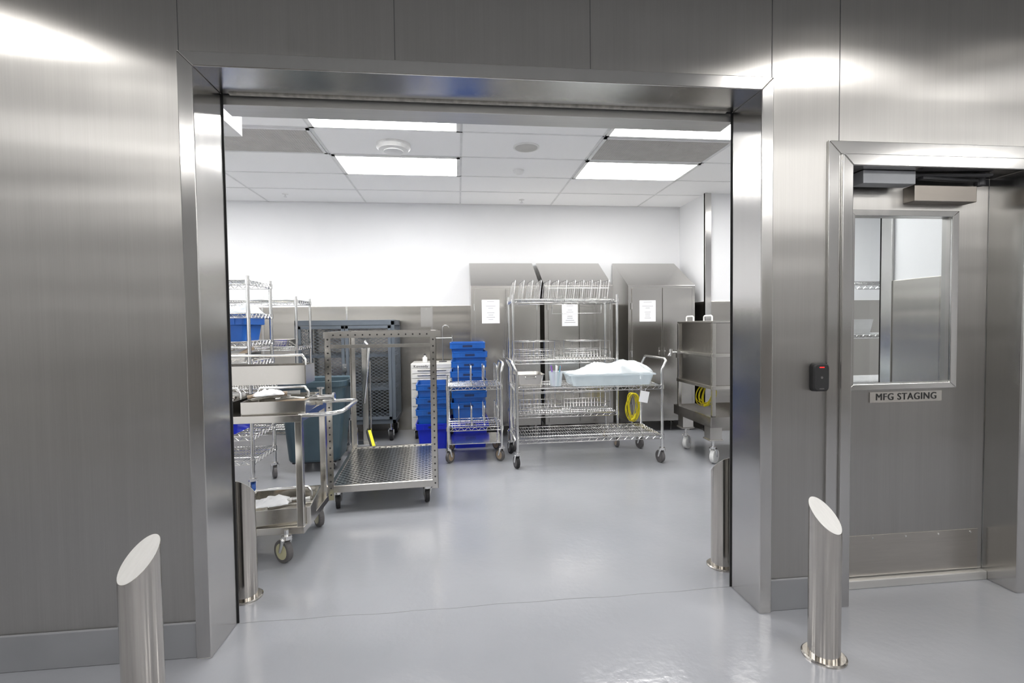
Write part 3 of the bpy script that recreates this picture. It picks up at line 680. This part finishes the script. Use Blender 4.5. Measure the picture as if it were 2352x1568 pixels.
b=B(); b.cyl((0,0,0.01),(0,0,0.05),0.0015,5); b.done('string',M_WHITEP,t)
# yellow coils
def coil(x,y,z,R,Hh,tilt,seed,label):
    t=thing('extension_cord',label,'cable',(x,y,z),tilt=tilt,group='coiled yellow cords')
    rnd=random.Random(seed)
    b=B(); pts=[]; N=9; seg=24
    for k in range(N):
        ax=R*rnd.uniform(0.55,1.2); az=Hh*rnd.uniform(0.7,1.1); yy_=(k-N/2)*0.008+rnd.uniform(-0.006,0.006); px=rnd.uniform(-0.25,0.25)*R; tw=rnd.uniform(-0.3,0.3)
        for i in range(seg):
            a=pi/2+2*pi*i/seg; X=ax*math.cos(a); Z=az*math.sin(a)
            top=max(0,math.sin(a))
            X=X*math.cos(tw)-Z*math.sin(tw)*0.4+px*(1-top); Z=Z-(Hh*1.0-az)*(-1)*top
            pts.append((X,yy_+0.006*math.sin(3*a+k),Z))
    b.tube(pts,0.0040,6)
    b.done('coil',M_YEL,t)
    b=B(); b.tube([(0.02,-0.045,-Hh*0.5),(0.01,-0.05,-Hh*0.8),(-0.03,-0.05,-Hh*0.95)],[0.014,0.016,0.012],8); b.done('plug',M_YEL,t)
    b=B(); b.tube([(0,0,Hh*0.9),(0.01,-0.005,Hh*1.1),(0,0,Hh*1.3)],0.004,6); b.done('strap',M_DARK,t)
coil(1.915,5.25,0.46,0.065,0.15,(0,0.05),2,'yellow extension cord coiled and hung on the wire cart')
coil(2.66,5.02,0.60,0.085,0.12,(0.1,0.2),3,'yellow extension cord coiled on the steel cart base')
# ------------------------------------------------------------------ steel tank cart
t=thing('steel_tank_cart','tall stainless box cart with lid, rails and white casters','steel cart',(2.4,4.42,0))
LX,LY=0.68,0.76
b=B(); b.box(0.02,LX-0.02,0.02,LY-0.02,0.75,1.38); b.done('tank',M_TANK,t,bevel=0.006)
b=B(); b.box(0,LX,0,LY,1.375,1.40); b.done('lid',M_CART,t,bevel=0.006)
for x in (0.0,LX-0.035):
    for y in (0.0,LY-0.035):
        b=B(); b.box(x,x+0.035,y,y+0.035,0.46,1.375); b.done('post',M_CART,t,bevel=0.003)
for z in (0.74,1.05):
    b=B()
    b.box(-0.008,0.012,0,LY,z,z+0.035); b.box(0,LX,-0.008,0.012,z,z+0.035); b.box(LX-0.012,LX+0.008,0,LY,z,z+0.035); b.done('rail',M_CART,t,bevel=0.003)
b=B(); b.loft([(0.38,LX+0.06,LY+0.06,0.01),(0.48,LX+0.06,LY+0.06,0.01),(0.48,LX+0.04,LY+0.04,0.01),(0.41,LX+0.04,LY+0.04,0.01)],cx=LX/2,cy=LY/2); b.done('base_tray',M_TANK,t)
for x in (0.06,LX-0.06):
    for y in (0.1,LY-0.08):
        b=B(); b.box(x-0.06,x+0.06,y-0.06,y+0.06,0.24,0.38); b.box(x-0.07,x+0.07,y-0.07,y+0.07,0.235,0.25); b.done('leg',M_CART,t,bevel=0.004)
        caster(t,x,y,0.25,wr=0.07,ww=0.04,tire=M_WHITEP,hub=M_GRID,rz=-0.9)
for y in (0.12,0.5):
    b=B(); b.tube([(0.06,y,1.40),(0.06,y,1.44),(0.06,y+0.02,1.45),(0.06,y+0.14,1.45),(0.06,y+0.16,1.44),(0.06,y+0.16,1.40)],0.008,8); b.done('lid_handle',M_WHITEP,t)
b=B(); b.box(-0.03,0.0,0.7,0.73,1.0,1.08); b.tube([(-0.01,0.72,1.06),(-0.09,0.72,1.06),(-0.12,0.72,1.02)],0.012,8); b.cyl((-0.09,0.72,1.02),(-0.09,0.72,1.1),0.02,10); b.done('valve',M_CHROME,t)
# ------------------------------------------------------------------ platform cart (U frame)
t=thing('platform_cart','stainless platform cart with perforated upright frame and textured deck','platform cart',(-0.575,3.74,0),rz=math.radians(3.5))
PW,PL=0.80,1.20
b=B(); b.box(-PW/2+0.02,PW/2-0.02,0.02,PL-0.02,0.185,0.195); b.done('deck',M_TREAD,t)
b=B(); b.box(-PW/2,PW/2,0,0.03,0.15,0.205); b.box(-PW/2,PW/2,PL-0.03,PL,0.15,0.205); b.box(-PW/2,-PW/2+0.03,0.03,PL-0.03,0.15,0.205); b.box(PW/2-0.03,PW/2,0.03,PL-0.03,0.15,0.205); b.done('deck_frame',M_CART,t,bevel=0.004)
def angle_post(x,y,z0,z1,sx,sy):
    b=B(); b.box(x,x+sx*0.045,y,y+sy*0.005,z0,z1); b.box(x,x+sx*0.005,y,y+sy*0.045,z0,z1); b.mk(0); z=z0+0.04
    while z<z1-0.02:
        b.cyl((x+sx*0.024,y-sy*0.0008,z),(x+sx*0.024,y+sy*0.001,z),0.0065,8); z+=0.05
    b.mk(1)
    b.done('post',[M_CART,M_BLACK],t)
angle_post(-PW/2-0.005,-0.006,0.10,1.34,1,1); angle_post(PW/2+0.005,-0.006,0.14,1.34,-1,1)
angle_post(-PW/2-0.005,PL+0.006,0.14,1.34,1,-1)
angle_post(PW/2+0.005,PL+0.006,0.14,1.34,-1,-1)
b=B(); b.box(-PW/2-0.01,PW/2+0.04,-0.01,0.035,1.34,1.346); b.box(-PW/2-0.01,PW/2+0.04,-0.012,-0.006,1.30,1.346)
b.box(-PW/2-0.01,PW/2+0.04,PL-0.03,PL+0.01,1.34,1.346); b.box(-PW/2-0.01,PW/2+0.04,PL+0.004,PL+0.01,1.30,1.346)
b.box(-PW/2-0.01,-PW/2+0.03,0,PL,1.34,1.345); b.box(PW/2-0.03,PW/2+0.01,0,PL,1.34,1.345); b.mk(0)
for i in range(14): b.cyl((-PW/2+0.06+i*0.052,-0.0135,1.322),(-PW/2+0.06+i*0.052,-0.0115,1.322),0.006,8)
b.mk(1); b.done('top_frame',[M_CART,M_BLACK],t)
b=B(); b.box(-PW/2+0.04,PW/2-0.04,0.0,0.02,1.225,1.25); b.done('cross_bar',M_CART,t)
for x in (-0.35,0.32):
    for y in (0.08,PL-0.08): caster(t,x,y,0.155,wr=0.055,ww=0.03,hub=M_GREY,tire=M_BLACK,rz=0.15)
# ------------------------------------------------------------------ waste bin
t=thing('waste_bin','large grey-blue plastic bin with rounded corners on casters','bin',(-1.40,5.02,0),rz=0.05)
b=B(); b.loft([(0.10,0.46,0.44,0.08),(0.12,0.48,0.46,0.09),(0.80,0.60,0.52,0.10),(0.82,0.635,0.56,0.11),(0.87,0.64,0.565,0.11),(0.875,0.625,0.55,0.11),(0.86,0.59,0.515,0.11),(0.16,0.46,0.44,0.08)],n=8)
for sx in (-1,1): b.box(sx*0.315,sx*0.338,-0.09,0.09,0.80,0.84)
b.done('body',M_NAVY,t,bevel=0.003)
b=B(); b.box(-0.2,0.2,-0.2,0.2,0.085,0.10); b.done('dolly',M_BLACK,t,bevel=0.004)
for x in (-0.16,0.16):
    for y in (-0.16,0.16): caster(t,x,y,0.09,wr=0.032,ww=0.025,hub=M_GREY)
# ------------------------------------------------------------------ hand lift
t=thing('hand_lift','small steel hand lift with column, pump lever and yellow striped leg','hand lift',(-1.02,5.48,0))
b=B(); b.box(-0.03,0.03,-0.03,0.03,0.06,1.15); b.box(0.045,0.06,-0.02,0.02,0.1,1.0); b.done('column',M_CART,t,bevel=0.003)
b=B(); b.tube([(0.0,-0.03,1.15),(0.02,-0.05,1.22),(0.05,-0.05,1.16),(0.03,-0.05,0.9),(-0.01,-0.05,0.55)],[0.014,0.022,0.020,0.014,0.010],8); b.done('lever',M_CHROME,t)
b=B(); b.cyl((-0.14,-0.06,0.12),(-0.14,-0.06,0.38),0.03,16); b.cyl((-0.14,-0.06,0.38),(-0.14,-0.06,0.44),0.015,12); b.cyl((-0.09,-0.1,0.1),(-0.09,-0.1,0.3),0.02,14); b.box(-0.2,0.06,-0.12,0.06,0.05,0.12); b.done('pump',M_CHROME,t,bevel=0.002)
b=B(); b.obox((0.10,-0.22,0.16),(0.035,0.40,0.03),(0.45,0,0.35)); b.done('striped_leg',plain('yellow_paint',(0.75,0.72,0.03),0.4),t,bevel=0.003)
b=B(); b.obox((0.075,-0.22,0.165),(0.015,0.40,0.03),(0.45,0,0.35)); b.done('leg_edge',M_BLACK,t)
for x in (-0.15,0.05): caster(t,x,0.1,0.10,wr=0.035,ww=0.03,hub=M_GREY)
# ------------------------------------------------------------------ left wire racks
t=thing('wire_shelving_unit','chrome wire shelving unit with five shelves on casters','wire shelf',(-2.28,4.42,0))
w_,d_=1.2,0.50
M_BT=plain('blue_tire',(0.01,0.06,0.25),0.5)
for z in (0.30,0.50,1.10,1.27,1.50,1.77): wire_shelf(t,w_,d_,z)
for sx in (-1,1):
    for sy in (-1,1):
        post(t,sx*(w_/2-0.01),sy*(d_/2-0.01),0.16,1.80,r=0.015,collars=(0.3,1.1,1.27,1.5,1.77)); caster(t,sx*(w_/2-0.01),sy*(d_/2-0.01),0.17,wr=0.062,tire=M_BT if sx>0 and sy<0 else M_GREY,hub=M_GREY,rz=0.5)
tote(-1.93,4.42,1.276,w_=0.42,d_=0.42,h=0.20,label='blue plastic tote sitting on the wire shelf',group=None)
tote(-2.05,4.42,0.506,w_=0.5,d_=0.42,h=0.17,mat=M_BLUE2,label='bright blue plastic tote on the low wire shelf',group=None)
t=thing('wire_shelving_unit','chrome wire shelving unit holding plastic sheeting','wire shelf',(-2.23,5.57,0))
w_,d_=1.12,0.50
for z in (0.3,0.75,1.18,1.67): wire_shelf(t,w_,d_,z)
for sx in (-1,1):
    for sy in (-1,1):
        post(t,sx*(w_/2-0.01),sy*(d_/2-0.01),0.16,1.70,collars=(0.3,0.75,1.18,1.67)); caster(t,sx*(w_/2-0.01),sy*(d_/2-0.01),0.17,wr=0.062,tire=M_GREY,hub=M_GREY)
b=B(); b.loft([(1.19,0.3,0.3,0.02),(1.26,0.34,0.34,0.02),(1.26,0.31,0.31,0.02),(1.2,0.28,0.28,0.02)],cx=0.1,cy=0)
o=b.done('steel_tray',M_CART); o.location=(-2.05,5.57,-0.004); meta(o,'shallow stainless tray on the wire shelf','tray')
crumple('plastic_film','clear plastic sheeting draped over shelf contents','plastic sheet',(-1.86,4.42,1.506),0.34,0.34,0.10,seed=9)
crumple('plastic_film','folded clear plastic sheeting on the rear wire shelf','plastic sheet',(-1.95,5.57,1.676),0.40,0.36,0.06,seed=21)
t=thing('storage_box','shallow stainless box of small parts on the wire shelf','box',(-1.95,4.38,1.106))
b=B(); b.loft([(0,0.42,0.3,0.01),(0.07,0.44,0.32,0.01),(0.07,0.425,0.305,0.01),(0.005,0.4,0.28,0.01)]); b.done('body',M_CART,t)
for i in range(5):
    b=B(); b.obox((-0.15+i*0.075,0.0,0.075),(0.035,0.26,0.025),(0.1*i-0.2,0.05,0.2*(i%3)-0.2)); b.done('contents',M_WHITEP if i%2 else M_TAN,t)
# ------------------------------------------------------------------ utility cart (near left)
t=thing('utility_cart','stainless two-shelf utility cart loaded with tool trays','utility cart',(-0.92,2.96,0))
CW,CD=0.95,0.54
for x in (-0.04,-CW):
    for y in (0,CD-0.04):
        b=B(); b.box(x,x+0.04,y,y+0.04,0.17,0.87); b.done('leg',M_CART,t,bevel=0.004)
def tray_shelf(z,lip):
    b=B(); b.box(-CW+0.0,0,0,CD,z,z+0.006)
    b.box(-CW,0,-0.002,0.004,z-0.03,z+lip); b.box(-CW,0,CD-0.004,CD+0.002,z-0.03,z+lip); b.box(-0.004,0.002,0,CD,z-0.03,z+lip); b.box(-CW-0.002,-CW+0.004,0,CD,z-0.03,z+lip)
    b.done('shelf',M_CART,t,bevel=0.002)
tray_shelf(0.86,0.012); tray_shelf(0.20,0.012)
b=B(); b.tube([(-0.02,0.02,0.865),(0.12,0.02,0.868),(0.18,0.03,0.872),(0.215,0.07,0.875),(0.225,0.12,0.88),(0.225,CD-0.12,0.88),(0.215,CD-0.07,0.88),(0.18,CD-0.03,0.878),(0.12,CD-0.02,0.875),(-0.02,CD-0.02,0.87)],0.0125,12); b.done('handle',M_CHROME,t)
caster(t,-0.10,0.0,0.20,wr=0.068,ww=0.035,hub=M_CREAM,rz=0.95,tire=M_GREY); caster(t,-0.05,CD-0.03,0.20,wr=0.068,ww=0.035,hub=M_CREAM,rz=0.6,tire=M_GREY)
caster(t,-CW+0.04,0.03,0.20,wr=0.068,ww=0.035,rz=0.9); caster(t,-CW+0.04,CD-0.03,0.20,wr=0.068,ww=0.035,rz=0.9)
def tooltray(x,y,z,w_,d_,h,lab,handle=True,rz=0,contents=4,seed=0):
    t=thing('steel_tray',lab,'tray',(x,y,z),rz=rz,group='stainless tool trays')
    b=B(); b.loft([(0,w_,d_,0.006),(h,w_,d_,0.006),(h,w_-0.012,d_-0.012,0.005),(0.004,w_-0.012,d_-0.012,0.005)],n=3); b.done('body',M_CART,t)
    if handle:
        b=B(); hh=h+0.06
        b.tube([(-w_/2+0.03,0,h*0.5),(-w_/2+0.03,0,hh-0.03),(-w_/2+0.05,0,hh),(w_/2-0.05,0,hh),(w_/2-0.03,0,hh-0.03),(w_/2-0.03,0,h*0.5)],0.009,8); b.done('handle',M_CHROME,t)
    rnd=random.Random(seed)
    for i in range(contents):
        a=rnd.uniform(-0.7,0.7); cx,cy=rnd.uniform(-w_*0.2,w_*0.2),rnd.uniform(-d_*0.2,d_*0.2); L_=min(w_,d_)*0.34
        p=(cx-L_*math.cos(a),cy-L_*math.sin(a)*0.5,0.025+0.012*i); q=(cx+L_*math.cos(a),cy+L_*math.sin(a)*0.5,0.035+0.012*i)
        b=B(); b.tube([p,((p[0]+q[0])/2,(p[1]+q[1])/2,(p[2]+q[2])/2+0.01),q],[0.012,0.008,0.014],8)
        o=b.done('tool',[M_CHROME,M_WHITEP,M_TAN,M_CART][i%4],t)
    return t
tooltray(-1.10,3.2,0.868,0.36,0.40,0.08,'stainless tray with fittings on the utility cart',True,0.05,7,1)
tooltray(-1.50,3.2,0.868,0.36,0.40,0.08,'stainless tray with fittings on the utility cart',True,-0.05,7,2)
tooltray(-1.28,3.33,1.022,0.62,0.20,0.12,'long stainless tray with bar handle stacked on other trays',True,0.0,3,3)
tooltray(-1.12,3.2,0.208,0.40,0.42,0.10,'stainless tray with handle on the lower cart shelf',True,0.12,6,5)
tooltray(-1.58,3.2,0.208,0.40,0.42,0.10,'stainless tray with handle on the lower cart shelf',True,0.0,3,6)
crumple('white_cloth','crumpled white cloth lying on the steel tray','cloth',(-1.16,3.12,0.975),0.16,0.12,0.05,mat=M_PAPER,seed=12,rz=0.5,nx=18,ny=14)
crumple('paper_wrap','white paper wrap on the lower steel tray','paper',(-1.16,3.10,0.315),0.20,0.16,0.05,mat=M_PAPER,seed=15,rz=0.3,nx=18,ny=14)
t=thing('steel_coupling','stainless clamp coupling with side port resting on the utility cart','fitting',(-0.90,3.30,0.925))
b=B(); b.lathe([(0.022,-0.09),(0.030,-0.088),(0.030,-0.075),(0.018,-0.07),(0.018,0.07),(0.030,0.075),(0.030,0.088),(0.022,0.09)],axis='x',seg=20); b.done('tube',M_CHROME,t)
b=B(); b.cyl((0,0,0),(0,0,0.06),0.012,12); b.cyl((0,0,0.055),(0,0,0.065),0.024,16); b.done('port',M_CHROME,t)
b=B(); b.box(-0.02,0.02,-0.03,0.03,-0.045,-0.015); b.done('bracket',M_CART,t)
t=thing('wire_shelving_unit','chrome wire shelving unit standing in the alcove','wire shelf',(4.0,4.5,0))
for z in (0.3,0.8,1.25,1.75): wire_shelf(t,1.0,0.5,z)
for sx in (-1,1):
    for sy in (-1,1): post(t,sx*0.49,sy*0.24,0.0,1.78,collars=(0.3,0.8,1.25,1.75))
t=thing('storage_box','white plastic box on the alcove wire shelf','box',(3.85,4.45,1.256))
b=B(); b.loft([(0,0.26,0.2,0.02),(0.14,0.3,0.24,0.02),(0.14,0.28,0.22,0.02),(0.01,0.24,0.18,0.02)]); b.done('body',M_WHITEP,t)
b=B(); b.box(-0.152,-0.15,-0.06,0.06,0.08,0.11); b.done('handle',M_GRID,t)
